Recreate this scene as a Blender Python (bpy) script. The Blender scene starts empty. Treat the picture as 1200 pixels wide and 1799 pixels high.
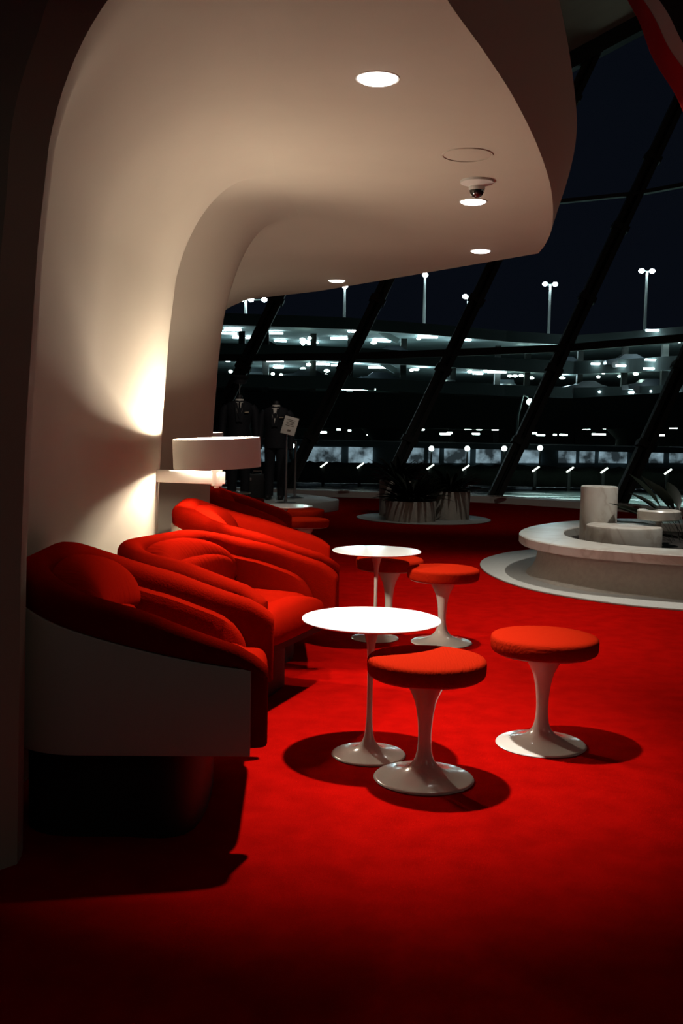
import bpy, bmesh, math, random
from mathutils import Vector, Matrix
random.seed(7)
PI = math.pi
C = bpy.context.scene.collection

# ------------------------------------------------------------------ camera, world, light, exposure
cd = bpy.data.cameras.new('camera'); cam = bpy.data.objects.new('camera', cd); C.objects.link(cam)
cd.sensor_fit = 'VERTICAL'; cd.sensor_height = 36; cd.lens = 36.0
cd.clip_end = 1000; cd.clip_start = 0.05
PITCH, ROLL, EYE, FPX = .0808, .0201, 1.22, 1799.0
cam.matrix_world = Matrix.Translation((0, 0, EYE)) @ Matrix.Rotation(PI/2 - PITCH, 4, 'X') @ Matrix.Rotation(ROLL, 4, 'Z')
bpy.context.scene.camera = cam
vs = bpy.context.scene.view_settings
vs.view_transform = 'Standard'; vs.look = 'None'; vs.gamma = 1; vs.use_curve_mapping = False
vs.exposure = 0.0
w = bpy.data.worlds.new('night'); bpy.context.scene.world = w; w.use_nodes = True
wn = w.node_tree; bg = wn.nodes['Background']
bg.inputs[0].default_value = (.10, .14, .26, 1); bg.inputs[1].default_value = .022

DOWN = 1.0
DL_COL = (1.0, .93, .84)
LAMP_COL = (1.0, .86, .68)
DOWNLIGHTS = [(.10, 3.86, 2.5), (.70, 5.84, 2.5), (.95, 7.40, 2.5), (-.08, 9.0, 2.5)]
DL_POWER = [480, 250, 90, 40]
DL_EXTRA = [(2.9, 8.2, 4.6, 620, 66, (2.5, 7.9, 0)), (3.0, 4.6, 4.4, 130, 42, (2.5, 4.9, 0)), (2.6, 3.2, 4.0, 3, 40, (1.9, 6.0, 3.5)), (1.4, 11.5, 4.2, 75, 78, (1.6, 15.0, .3)), (-.6, 12.2, 4.2, 80, 40, (-1.2, 15, .9))]

def spot(name, loc, power, angle, blend, rad, col, target=None):
    l = bpy.data.lights.new(name, 'SPOT'); l.energy = power; l.spot_size = math.radians(angle); l.spot_blend = blend
    l.shadow_soft_size = rad; l.color = col
    o = bpy.data.objects.new(name, l); C.objects.link(o); o.location = loc
    if target is not None:
        o.rotation_euler = (Vector(target) - Vector(loc)).to_track_quat('-Z', 'Y').to_euler()
    return o
for i, (x, y, z) in enumerate(DOWNLIGHTS):
    spot('downlight_beam', (x, y, z - .03), DL_POWER[i], (71, 78, 80, 90)[i], 1.0, .035, DL_COL)
for (x, y, z, p, a, tg) in DL_EXTRA:       # unseen hall beams; those on banner, planters and uniforms added to brighten them
    spot('hall_beam', (x, y, z), p, a, 1.0, .05, DL_COL, tg)
def area(name, loc, target, size, power, col):
    l = bpy.data.lights.new(name, 'AREA'); l.energy = power; l.size = size; l.color = col
    o = bpy.data.objects.new(name, l); C.objects.link(o); o.location = loc
    o.rotation_euler = (Vector(target) - Vector(loc)).to_track_quat('-Z', 'Y').to_euler()
area('hall_fill', (3.2, -2.5, 4.5), (-.5, 4, .6), 2.5, 7.0, (1, .88, .68))  # unseen soft fill, added to lift the chair shells and stool sides
area('fascia_fill', (5.2, 4.2, 2.4), (.8, 4.6, 2.9), 1.0, 1.8, (1, .98, .80))  # added light, no fixture: brightens the slab's fascia
area('roof_fill', (6.5, 8.0, 2.6), (3.5, 10, 9), 1.5, 22, (1, .86, .66))  # added light, no fixture: lifts the high roof out of black
spot('road_fill', (7, 21.5, 7.5), 70000, 46, .4, .2, (.75, 1, .95), (8, 28.0, -.8))  # unseen flood added to brighten the pale patches on the road

def ray(px, py):
    dx, dy = px - 600, py - 899.5
    c, s = math.cos(ROLL), math.sin(ROLL)
    X, Y = c*dx + s*dy, -s*dx + c*dy
    u, x = -Y/FPX, X/FPX
    return Vector((x, math.cos(PITCH) + u*math.sin(PITCH), u*math.cos(PITCH) - math.sin(PITCH)))
def G(px, py, depth):        # point of the place seen at (px, py) standing `depth` metres away
    d = ray(px, py); return Vector((0, 0, EYE)) + d*(depth/d.y)

# ------------------------------------------------------------------ materials
def nodes(name):
    m = bpy.data.materials.new(name); m.use_nodes = True
    return m, m.node_tree, m.node_tree.nodes['Principled BSDF']
def mat(name, col, rough=.5, metal=0, noise=0, scale=20, bump=0, bscale=80, sheen=0, coat=0, spec=.5, col2=None, tint=None):
    m, t, b = nodes(name)
    b.inputs['Base Color'].default_value = (*col, 1); b.inputs['Roughness'].default_value = rough
    b.inputs['Metallic'].default_value = metal; b.inputs['Specular IOR Level'].default_value = spec
    if sheen:
        b.inputs['Sheen Weight'].default_value = sheen; b.inputs['Sheen Roughness'].default_value = .45
        b.inputs['Sheen Tint'].default_value = (*(tint or col), 1)
    if coat: b.inputs['Coat Weight'].default_value = coat; b.inputs['Coat Roughness'].default_value = .04
    tc = t.nodes.new('ShaderNodeTexCoord')
    if noise or col2:
        n = t.nodes.new('ShaderNodeTexNoise'); n.inputs['Scale'].default_value = scale; n.inputs['Detail'].default_value = 6
        t.links.new(tc.outputs['Object'], n.inputs['Vector'])
        r = t.nodes.new('ShaderNodeMix'); r.data_type = 'RGBA'
        c2 = col2 or tuple(c*(1 - noise) for c in col)
        r.inputs[6].default_value = (*col, 1); r.inputs[7].default_value = (*c2, 1)
        mr = t.nodes.new('ShaderNodeMapRange'); mr.inputs[1].default_value = .35; mr.inputs[2].default_value = .68
        t.links.new(n.outputs[0], mr.inputs[0]); t.links.new(mr.outputs[0], r.inputs[0]); t.links.new(r.outputs[2], b.inputs['Base Color'])
    if bump:
        n = t.nodes.new('ShaderNodeTexNoise'); n.inputs['Scale'].default_value = bscale; n.inputs['Detail'].default_value = 3
        t.links.new(tc.outputs['Object'], n.inputs['Vector'])
        bp = t.nodes.new('ShaderNodeBump'); bp.inputs['Strength'].default_value = bump; bp.inputs['Distance'].default_value = .004
        t.links.new(n.outputs[0], bp.inputs['Height']); t.links.new(bp.outputs[0], b.inputs['Normal'])
    return m
def emis(name, col, strength):
    m, t, b = nodes(name)
    b.inputs['Base Color'].default_value = (0, 0, 0, 1)
    b.inputs['Emission Color'].default_value = (*col, 1); b.inputs['Emission Strength'].default_value = strength
    return m

M = {}
M['carpet'] = mat('red_carpet', (.36, .0026, .0015), .95, noise=.22, scale=9, bump=.9, bscale=420, spec=.0)
M['plaster'] = mat('warm_white_plaster', (.36, .325, .27), .85, bump=.10, bscale=260, noise=.03, scale=4, spec=.15)
M['plaster_grey'] = mat('grey_plaster', (.42, .38, .31), .9, bump=.1, bscale=200, spec=.1)
M['roof'] = mat('brown_roof_plaster', (.30, .22, .17), .9, noise=.1, scale=2, spec=.1)
M['velvet'] = mat('red_velvet', (.22, .004, .001), .78, noise=.10, scale=14, bump=.35, bscale=160, spec=0)
M['shell'] = mat('white_shell', (.60, .56, .49), .38, bump=.12, bscale=240, spec=.35)
M['tulip'] = mat('glossy_white', (.58, .55, .50), .16, coat=.4, spec=.5)
M['tabletop'] = mat('glossy_table_white', (.86, .86, .84), .12, coat=.3)
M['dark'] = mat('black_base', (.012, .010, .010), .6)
M['bracket'] = mat('white_bracket', (.85, .83, .78), .5)
M['shade'] = mat('white_metal_shade', (.45, .44, .41), .6, bump=.1, bscale=300)
M['terrazzo'] = mat('pale_terrazzo', (.44, .45, .42), .55, noise=.12, scale=60)
M['concrete'] = mat('planter_concrete', (.40, .37, .32), .85, noise=.12, scale=30, bump=.15, bscale=120)
M['steel'] = mat('brushed_steel', (.45, .43, .42), .35, metal=1)
M['black_steel'] = mat('black_steel', (.022, .024, .022), .55, spec=.2)
M['soil'] = mat('soil', (.012, .009, .007), .95, bump=.6, bscale=60)
M['leaf'] = mat('dark_leaf', (.006, .012, .006), .45, noise=.4, scale=20)
M['uniform'] = mat('navy_uniform', (.004, .004, .007), .8)
M['shirt'] = mat('white_shirt', (.85, .78, .68), .8)
M['brass'] = mat('pale_brass', (.7, .55, .4), .35, metal=.6)
M['asphalt'] = mat('wet_asphalt', (.03, .04, .038), .25, noise=.4, scale=2)
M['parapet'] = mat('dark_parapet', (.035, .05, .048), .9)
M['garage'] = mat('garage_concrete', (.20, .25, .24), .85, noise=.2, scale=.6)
M['viaduct'] = mat('viaduct_concrete', (.05, .062, .048), .9, noise=.2, scale=.3)
M['hedge'] = mat('hedge_leaf', (.012, .02, .011), .8, noise=.5, scale=9)
M['facade'] = mat('terminal_facade', (.10, .13, .14), .8, noise=.3, scale=.4)
M['paper'] = mat('cream_card', (.62, .54, .46), .8)
M['ink'] = mat('dark_print', (.12, .08, .06), .8)
M['navy_cloth'] = mat('black_cloth', (.004, .004, .005), .9)
M['red_cloth'] = mat('red_cloth', (.45, .004, .010), .85)
M['white_cloth'] = mat('white_cloth', (.55, .50, .44), .85)
M['lamp_on'] = emis('downlight_glow', (1, .97, .92), 9)
M['tube_on'] = emis('garage_tube_glow', (.72, .94, 1.0), 30)
M['street_on'] = emis('street_lamp_glow', (.80, .97, 1.0), 60)
M['globe_on'] = emis('globe_glow', (.75, 1.0, .92), 16)
M['bollard_on'] = emis('bollard_glow', (.9, 1, .88), 3)
M['store_on'] = emis('lit_storefront', (.50, .68, .80), .55)
sm, st_, sb = M['store_on'], M['store_on'].node_tree, M['store_on'].node_tree.nodes['Principled BSDF']
stc = st_.nodes.new('ShaderNodeTexCoord'); sn_ = st_.nodes.new('ShaderNodeTexNoise'); sn_.inputs['Scale'].default_value = 1.1; sn_.inputs['Detail'].default_value = 5
smr = st_.nodes.new('ShaderNodeMapRange'); smr.inputs[1].default_value = .40; smr.inputs[2].default_value = .64; smr.inputs[3].default_value = .04; smr.inputs[4].default_value = .55
st_.links.new(stc.outputs['Object'], sn_.inputs['Vector']); st_.links.new(sn_.outputs[0], smr.inputs[0]); st_.links.new(smr.outputs[0], sb.inputs['Emission Strength'])
M['bulb_on'] = emis('bulb_glow', (1, .9, .75), 20)

# marble with veins
m, t, b = nodes('veined_marble'); M['marble'] = m
tc = t.nodes.new('ShaderNodeTexCoord'); n = t.nodes.new('ShaderNodeTexNoise'); n.inputs['Scale'].default_value = 1.5; n.inputs['Detail'].default_value = 7
n.inputs['Distortion'].default_value = 1.6
rp = t.nodes.new('ShaderNodeValToRGB'); e = rp.color_ramp.elements
e[0].position = .40; e[0].color = (.55, .54, .49, 1); e[1].position = .60; e[1].color = (.55, .54, .49, 1)
k = rp.color_ramp.elements.new(.50); k.color = (.42, .38, .33, 1)
k = rp.color_ramp.elements.new(.47); k.color = (.50, .48, .43, 1)
k = rp.color_ramp.elements.new(.53); k.color = (.50, .48, .43, 1)
t.links.new(tc.outputs['Object'], n.inputs['Vector']); t.links.new(n.outputs[0], rp.inputs[0]); t.links.new(rp.outputs[0], b.inputs['Base Color'])
b.inputs['Roughness'].default_value = .28
# wet road: puddles change the gloss, bright reflections are painted as pale patches
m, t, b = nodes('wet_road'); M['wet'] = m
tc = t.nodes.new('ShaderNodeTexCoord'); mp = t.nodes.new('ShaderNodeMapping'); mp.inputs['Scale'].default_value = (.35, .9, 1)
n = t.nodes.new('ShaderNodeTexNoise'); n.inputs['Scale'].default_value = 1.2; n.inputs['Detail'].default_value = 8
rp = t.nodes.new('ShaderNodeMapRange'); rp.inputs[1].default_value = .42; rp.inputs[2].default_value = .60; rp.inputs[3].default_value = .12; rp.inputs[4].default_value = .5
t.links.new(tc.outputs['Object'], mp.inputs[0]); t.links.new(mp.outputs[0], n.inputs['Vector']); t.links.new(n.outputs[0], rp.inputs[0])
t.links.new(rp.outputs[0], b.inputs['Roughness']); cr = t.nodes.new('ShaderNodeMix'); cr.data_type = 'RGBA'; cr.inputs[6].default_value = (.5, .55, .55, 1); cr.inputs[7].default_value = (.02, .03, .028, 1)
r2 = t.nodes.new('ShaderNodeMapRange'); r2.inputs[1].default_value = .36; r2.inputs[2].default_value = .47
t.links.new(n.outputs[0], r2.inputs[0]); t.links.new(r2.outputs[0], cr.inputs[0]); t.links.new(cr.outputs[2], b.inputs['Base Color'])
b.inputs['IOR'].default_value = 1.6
# window glass
m = bpy.data.materials.new('window_glass'); M['glass'] = m; m.use_nodes = True; t = m.node_tree; t.nodes.clear()
o_ = t.nodes.new('ShaderNodeOutputMaterial'); mx = t.nodes.new('ShaderNodeMixShader'); tr = t.nodes.new('ShaderNodeBsdfTransparent'); gl = t.nodes.new('ShaderNodeBsdfGlossy')
tr.inputs[0].default_value = (.90, .97, .96, 1); gl.inputs['Roughness'].default_value = .02
fr = t.nodes.new('ShaderNodeFresnel'); fr.inputs[0].default_value = 1.25
t.links.new(fr.outputs[0], mx.inputs[0]); t.links.new(tr.outputs[0], mx.inputs[1]); t.links.new(gl.outputs[0], mx.inputs[2]); t.links.new(mx.outputs[0], o_.inputs[0])
# woven seat: fine diagonal threads
m, t, b = nodes('woven_red'); M['woven'] = m
b.inputs['Base Color'].default_value = (.31, .012, .003, 1); b.inputs['Roughness'].default_value = .9; b.inputs['Specular IOR Level'].default_value = 0
tc = t.nodes.new('ShaderNodeTexCoord'); mp = t.nodes.new('ShaderNodeMapping'); mp.inputs['Rotation'].default_value = (0, 0, .9); mp.inputs['Scale'].default_value = (160, 12, 60)
n = t.nodes.new('ShaderNodeTexNoise'); n.inputs['Scale'].default_value = 1; n.inputs['Detail'].default_value = 4
bp = t.nodes.new('ShaderNodeBump'); bp.inputs['Strength'].default_value = .8; bp.inputs['Distance'].default_value = .004
t.links.new(tc.outputs['Object'], mp.inputs[0]); t.links.new(mp.outputs[0], n.inputs['Vector']); t.links.new(n.outputs[0], bp.inputs['Height']); t.links.new(bp.outputs[0], b.inputs['Normal'])
# gathered velvet: pleats along the back roll
m, t, b = nodes('gathered_velvet'); M['gathered'] = m
b.inputs['Base Color'].default_value = (.24, .0045, .0012, 1); b.inputs['Roughness'].default_value = .75; b.inputs['Specular IOR Level'].default_value = 0

tc = t.nodes.new('ShaderNodeTexCoord'); mp = t.nodes.new('ShaderNodeMapping'); mp.inputs['Scale'].default_value = (10, 60, 8)
n = t.nodes.new('ShaderNodeTexNoise'); n.inputs['Scale'].default_value = 1; n.inputs['Detail'].default_value = 2
bp = t.nodes.new('ShaderNodeBump'); bp.inputs['Strength'].default_value = .45; bp.inputs['Distance'].default_value = .008
t.links.new(tc.outputs['Object'], mp.inputs[0]); t.links.new(mp.outputs[0], n.inputs['Vector']); t.links.new(n.outputs[0], bp.inputs['Height']); t.links.new(bp.outputs[0], b.inputs['Normal'])

# ------------------------------------------------------------------ mesh helpers
def obj(name, bm, material, parent=None, smooth=True, loc=None, kind=None, label=None):
    me = bpy.data.meshes.new(name); bmesh.ops.recalc_face_normals(bm, faces=bm.faces[:]); bm.to_mesh(me); bm.free()
    me.materials.append(material)
    if smooth:
        for p in me.polygons: p.use_smooth = True
        try: me.set_sharp_from_angle(angle=math.radians(42))
        except Exception: pass
    o = bpy.data.objects.new(name, me); C.objects.link(o)
    if parent: o.parent = parent
    if loc is not None: o.location = loc
    if kind: o['kind'] = kind
    if label: o['label'] = label
    return o
def tag(o, label, cat, group=None):
    o['label'] = label; o['category'] = cat
    if group: o['group'] = group
    return o
def thing(name, label, cat, loc=(0, 0, 0), rz=0, group=None):
    o = bpy.data.objects.new(name, None); C.objects.link(o); o.location = loc; o.rotation_euler = (0, 0, rz); o.empty_display_size = .1
    return tag(o, label, cat, group)
def dup(root, loc, rz, label, group=None, s=1):
    r = root.copy(); C.objects.link(r); r.location = loc; r.rotation_euler = (0, 0, rz); r['label'] = label; r.scale = (s, s, s)
    if group: r['group'] = group
    for ch in list(root.children):
        c = ch.copy(); C.objects.link(c); c.parent = r
        for g in list(ch.children):
            d = g.copy(); C.objects.link(d); d.parent = c
    return r
def B(): return bmesh.new()
def box(bm, c, s, rz=0, mtx=None, bev=0):
    r = bmesh.ops.create_cube(bm, size=1)
    vs_ = r['verts']
    for v in vs_:
        v.co = Vector((v.co.x*s[0], v.co.y*s[1], v.co.z*s[2]))
    if bev:
        es = list({e for v in vs_ for e in v.link_edges})
        rr = bmesh.ops.bevel(bm, geom=es, offset=bev, segments=3, affect='EDGES', profile=.5)
        vs_ = list({v for f in rr['faces'] for v in f.verts} | {v for v in vs_ if v.is_valid})
    T = mtx if mtx is not None else Matrix.Translation(c) @ Matrix.Rotation(rz, 4, 'Z')
    for v in vs_: v.co = T @ v.co
    return bm
def lathe(bm, prof, seg=64, c=(0, 0, 0), cap=True):
    rings = []
    for r, z in prof:
        rings.append([bm.verts.new((c[0] + r*math.cos(2*PI*i/seg), c[1] + r*math.sin(2*PI*i/seg), c[2] + z)) for i in range(seg)])
    for a, b_ in zip(rings, rings[1:]):
        for i in range(seg):
            bm.faces.new((a[i], a[(i+1) % seg], b_[(i+1) % seg], b_[i]))
    if cap: bm.faces.new(rings[0][::-1]); bm.faces.new(rings[-1])
    return bm
def loft(bm, rings, closed=True, cap=True):
    R = [[bm.verts.new(p) for p in r] for r in rings]
    n_ = len(R[0])
    for a, b_ in zip(R, R[1:]):
        for i in range(n_ if closed else n_ - 1):
            j = (i + 1) % n_
            bm.faces.new((a[i], a[j], b_[j], b_[i]))
    if cap and closed: bm.faces.new(R[0][::-1]); bm.faces.new(R[-1])
    return bm
def tube(bm, pts, rad, seg=10, cap=True):
    pts = [Vector(p) for p in pts]; rad = rad if isinstance(rad, (list, tuple)) else [rad]*len(pts)
    rings = []; up = None
    for i, p in enumerate(pts):
        d = (pts[min(i+1, len(pts)-1)] - pts[max(i-1, 0)]).normalized()
        if up is None: up = d.orthogonal().normalized()
        up = (up - d*up.dot(d)).normalized(); s = d.cross(up)
        rings.append([p + (up*math.cos(2*PI*k/seg) + s*math.sin(2*PI*k/seg))*rad[i] for k in range(seg)])
    return loft(bm, rings, cap=cap)
def bar(bm, a, b_, w_, h_, up=(0, 0, 1)):
    a, b_ = Vector(a), Vector(b_); d = (b_ - a).normalized(); s = d.cross(Vector(up)).normalized(); u = s.cross(d)
    return loft(bm, [[p + s*sx*w_/2 + u*sz*h_/2 for sx, sz in ((-1, -1), (1, -1), (1, 1), (-1, 1))] for p in (a, b_)])
def superell(bm, c, s, e1=.5, e2=.4, nu=40, nv=20, fn=None):
    sg = lambda v, p: math.copysign(abs(v)**p, v)
    rings = []
    for i in range(nv + 1):
        a = -PI/2 + PI*i/nv; a = max(-PI/2 + .02, min(PI/2 - .02, a)); r = []
        for j in range(nu):
            b_ = 2*PI*j/nu
            p = Vector((s[0]*sg(math.cos(a), e1)*sg(math.cos(b_), e2), s[1]*sg(math.cos(a), e1)*sg(math.sin(b_), e2), s[2]*sg(math.sin(a), e1)))
            if fn: p = fn(p)
            r.append(Vector(c) + p)
        rings.append(r)
    return loft(bm, rings)
def prism(bm, poly, z0, z1, bev=0):
    """flat slab with the outline poly and a rounded rim"""
    rings = []
    def off(d):
        out = []; n_ = len(poly)
        for i in range(n_):
            a, b_ = Vector(poly[i-1]).to_2d(), Vector(poly[(i+1) % n_]).to_2d(); tt = (b_ - a).normalized()
            out.append((poly[i][0] - tt.y*d, poly[i][1] + tt.x*d))
        return out
    if bev:
        steps = [(bev, z0), (bev*.3, z0 + bev*.3), (0, z0 + bev), (0, z1 - bev), (bev*.3, z1 - bev*.3), (bev, z1)]
    else: steps = [(0, z0), (0, z1)]
    for d, z in steps: rings.append([(x, y, z) for x, y in (off(d) if d else poly)])
    return loft(bm, rings)
def closed_spline(P, n=12):
    out = []; N = len(P)
    for i in range(N):
        p0, p1, p2, p3 = [Vector(P[(i + k_) % N]) for k_ in (-1, 0, 1, 2)]
        for j in range(n):
            u = j/n
            out.append(tuple(.5*((2*p1) + (-p0 + p2)*u + (2*p0 - 5*p1 + 4*p2 - p3)*u*u + (-p0 + 3*p1 - 3*p2 + p3)*u**3)))
    area = sum(out[i-1][0]*out[i][1] - out[i][0]*out[i-1][1] for i in range(len(out)))
    return out if area > 0 else out[::-1]
def interp(T, x):
    if x <= T[0][0]: return T[0][1]
    for (a, va), (b_, vb) in zip(T, T[1:]):
        if x <= b_:
            u = (x - a)/(b_ - a); return va + (vb - va)*u
    return T[-1][1]
def smooth_interp(T, x):
    if x <= T[0][0]: return T[0][1]
    for i in range(len(T) - 1):
        if x <= T[i+1][0]:
            x0, y0 = T[i]; x1, y1 = T[i+1]
            sl = lambda a, b_: (T[b_][1] - T[a][1])/(T[b_][0] - T[a][0])
            m0 = sl(max(i-1, 0), i+1); m1 = sl(i, min(i+2, len(T)-1))
            h = x1 - x0; u = (x - x0)/h
            return (2*u**3 - 3*u*u + 1)*y0 + (u**3 - 2*u*u + u)*h*m0 + (-2*u**3 + 3*u*u)*y1 + (u**3 - u*u)*h*m1
    return T[-1][1]
def sstep(a, b_, x):
    u = max(0, min(1, (x - a)/(b_ - a))); return u*u*(3 - 2*u)

# ------------------------------------------------------------------ the setting
bm = B(); loft(bm, [[(-8, -3, 0), (14, -3, 0), (14, 12, 0), (5.6, 15.5, 0), (4.5, 16.75, 0), (2.66, 18.1, 0), (.74, 18.7, 0), (-1.08, 19.0, 0), (-8, 19.6, 0)],
               [(-8, -3, -.2), (14, -3, -.2), (14, 12, -.2), (5.6, 15.5, -.2), (4.5, 16.75, -.2), (2.66, 18.1, -.2), (.74, 18.7, -.2), (-1.08, 19.0, -.2), (-8, 19.6, -.2)]])
obj('floor', bm, M['carpet'], kind='structure', smooth=False)

# sculpted wall that sweeps up into the low ceiling slab
def depth_in(y):            # how far the wall foot stands back from its pillars
    d = .16*sstep(2.76, 3.3, y)*(1 - sstep(4.3, 5.28, y))
    d += .50*sstep(5.30, 5.52, y)*(1 - sstep(5.9, 7.05, y))
    d += .60*sstep(7.07, 7.35, y)
    return d
def base_x(y): return interp([(2.75, -.90), (5.3, -.985), (7.05, -.945), (12, -.95)], y)
def edge_x(y): return smooth_interp([(.6, -.62), (2.0, -.12), (2.6, .09), (3.16, .283), (3.57, .449), (4.07, .638), (4.83, .883), (5.6, 1.09), (6.5, 1.275), (7.1, 1.35), (7.45, 1.37)], y) if y <= 7.45 else interp([(7.45, 1.37), (9.7, -.255), (10.6, -1.15), (11.6, -2.4)], y)
ZC, ZW = 2.5, 1.95
def lean(z): return interp([(0, .02), (.85, .035), (1.2, .05), (1.7, .085), (1.95, .115)], z)
def vault(x, y, z):     # the ceiling climbs gently from pillar to pillar, then folds back down
    k_ = sstep(5.25, 7.0, y)*(1 - sstep(7.02, 7.75, y))
    return .15*k_*(1 - sstep(-.5, 1.0, x))*sstep(ZW, ZC, z)
def section(y, part):
    d = depth_in(y); xb = base_x(y) - d; out = []
    hump = .0
    if part == 'wall':
        for i in range(15):
            z = ZW*i/14; out.append((xb + lean(z), y, z))
        x0 = xb + lean(ZW); R_ = max(.02, min(.50 + d, edge_x(y) - .03 - x0 - 0))
        for i in range(1, 19):
            a = i/18; ang = a*PI/2
            px = x0 + R_*(1 - math.cos(ang)**.9) + .09*math.sin(ang)*(1 - a)
            pz = ZW + (ZC - ZW)*math.sin(ang)**1.05
            out.append((px, y, pz))
    else:
        x0 = xb + lean(ZW); x0 = x0 + max(.02, min(.50 + d, edge_x(y) - .03 - x0)); x1 = max(edge_x(y), x0 + .005)
        for i in range(25): out.append((x0 + (x1 - x0)*i/24, y, ZC))
    return [(x, yy, z + vault(x, yy, z)) for x, yy, z in out]
ys = [2.75 + .0*i for i in range(1)] + [2.80 + .05*i for i in range(50)] + [5.27, 5.30, 5.33, 5.36, 5.39, 5.43, 5.48, 5.55] + [5.6 + .05*i for i in range(29)] + [7.02, 7.05, 7.08, 7.11, 7.15, 7.2, 7.27, 7.35, 7.45] + [7.6 + .15*i for i in range(27)]
ys = sorted(set(round(v, 3) for v in ys))
bm = B(); loft(bm, [section(y, 'wall') for y in ys], closed=False)
wl = obj('wall_left', bm, M['plaster'], kind='structure')
for p in wl.data.polygons: p.use_smooth = True
bm = B(); loft(bm, [section(y, 'ceil') for y in [.6, 1.2, 1.8, 2.3] + ys], closed=False)
# the slab's rim: a fascia that flares up and outward, and the slab's top
pts = [(edge_x(y), y) for y in [.6 + .1*i for i in range(69)]] + [(1.37, 7.45), (.56, 8.58), (-.255, 9.7), (-1.15, 10.6), (-2.4, 11.6)]
ce = obj('ceiling', bm, M['plaster'], kind='structure')
bm = B(); rings = []
for (x, y) in pts:
    back = sstep(7.2, 7.6, y)
    nx, ny = (.93 - .3*back, -.36 + .9*back)
    o1 = .12*(1 - sstep(5.2, 7.0, y)) + .01
    h1 = .02 + .46*(1 - sstep(3.0, 7.2, y))**.8 + .03
    rings.append([(x, y, ZC), (x + nx*o1*.55, y + ny*o1*.55, ZC + h1*.5), (x + nx*o1, y + ny*o1, ZC + h1), (x - 1.2, y, ZC + h1 + .1), (-3.2, y, ZC + h1 + .3)])
loft(bm, rings, closed=False)
obj('trim_1', bm, M['plaster_grey'], kind='structure')

# near end of the wall: a narrow chamfered face and the dark face that turns away to the left
def near_edge(z, off=0):
    x = -.90 + lean(min(z, ZW)) if z <= ZW else None
    if x is None:
        a = math.asin(min(1, ((z - ZW)/(ZC - ZW))**(1/1.05))); aa = a/(PI/2)
        x = -.90 + lean(ZW) + .50*(1 - math.cos(a)**.9) + .09*math.sin(a)*(1 - aa)
    return x
zs = [ZW*i/14 for i in range(15)] + [ZW + (ZC - ZW)*math.sin(i/18*PI/2)**1.05 for i in range(1, 19)]
bm = B(); A_ = []; D_ = []; L_ = []
for z in zs:
    x = near_edge(z); wd = interp([(0, .05), (1.2, .075), (1.8, .075), (2.2, .095), (2.45, .16), (2.5, .22)], z)
    A_.append((x, 2.75, z)); D_.append((x - wd, 2.69, z)); L_.append((x - wd - 1.6, 2.35, z))
loft(bm, [A_, D_], closed=False)
obj('wall_near', bm, M['plaster_grey'], kind='structure')
bm = B(); loft(bm, [D_, L_], closed=False)
obj('wall_near_side', bm, M['plaster_grey'], kind='structure')

# window: tall raking mullions, transoms, glass
WB = [(-6.8, 19.4), (-4.9, 19.3), (-3.0, 19.15), (-1.08, 18.95), (.74, 18.62), (2.66, 18.05), (4.5, 16.72), (5.75, 15.35), (7.0, 13.9), (8.4, 12.2)]
ZT = [4.5, 5.3, 6.2, 7.4, 8.7, 10.0, 11.2, 12.2, 13, 13.5]
WD = Vector((.46, .17, 1))
win = bpy.data.objects.new('window_1', None); C.objects.link(win); win['kind'] = 'structure'
def wp(i, z): return Vector((*WB[i], 0)) + WD*z
bm = B()
for i in range(len(WB) - 1):
    q = [wp(i, .12), wp(i+1, .12), wp(i+1, ZT[i+1]), wp(i, ZT[i])]
    bm.faces.new([bm.verts.new(p) for p in q])
obj('glass', bm, M['glass'], win, smooth=False)
for i in range(len(WB)):
    bm = B(); tt = Vector((WB[min(i+1, 9)][0] - WB[max(i-1, 0)][0], WB[min(i+1, 9)][1] - WB[max(i-1, 0)][1], 0)).normalized()
    for s in (-1, 1):
        bar(bm, wp(i, .05) + tt*.085*s, wp(i, ZT[i]) + tt*.085*s, .085, .16, up=(0, 1, 0))
    bar(bm, wp(i, .05) + Vector((0, .06, 0)), wp(i, ZT[i]) + Vector((0, .06, 0)), .13, .05, up=(0, 1, 0))
    for z in [1.0 + 1.3*k for k in range(8)]:
        if z < ZT[i] - .2: bar(bm, wp(i, z), wp(i, z + .10), .30, .2, up=(0, 1, 0))
    obj('mullion', bm, M['black_steel'], win, smooth=False)
for zz in ([2.50, 2.50, 2.53, 2.58, 2.66, 2.74, 2.86, 2.95, 3.0, 3.0], [5.3, 5.3, 5.3, 5.35, 5.45, 5.58, 5.75, 5.8, 5.8, 5.8]):
    bm = B()
    for i in range(len(WB) - 1):
        if zz[0] > 5 and i < 3: continue
        bar(bm, wp(i, zz[i]), wp(i+1, zz[i+1]), .12, .13 if zz[0] < 5 else .07)
    obj('transom', bm, M['black_steel'], win, smooth=False)
bm = B()
for i in range(len(WB) - 1): bar(bm, wp(i, ZT[i] - .15), wp(i+1, ZT[i+1] - .15), .35, .35)
obj('window_head', bm, M['black_steel'], win, smooth=False)
bm = B()
for i in range(len(WB) - 1):
    bar(bm, Vector((WB[i][0], WB[i][1] - .22, .055)), Vector((WB[i+1][0] + .02, WB[i+1][1] - .22, .055)), .42, .11)
obj('window_sill', bm, mat('pale_sill', (.7, .67, .6), .5), win, smooth=False)
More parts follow.
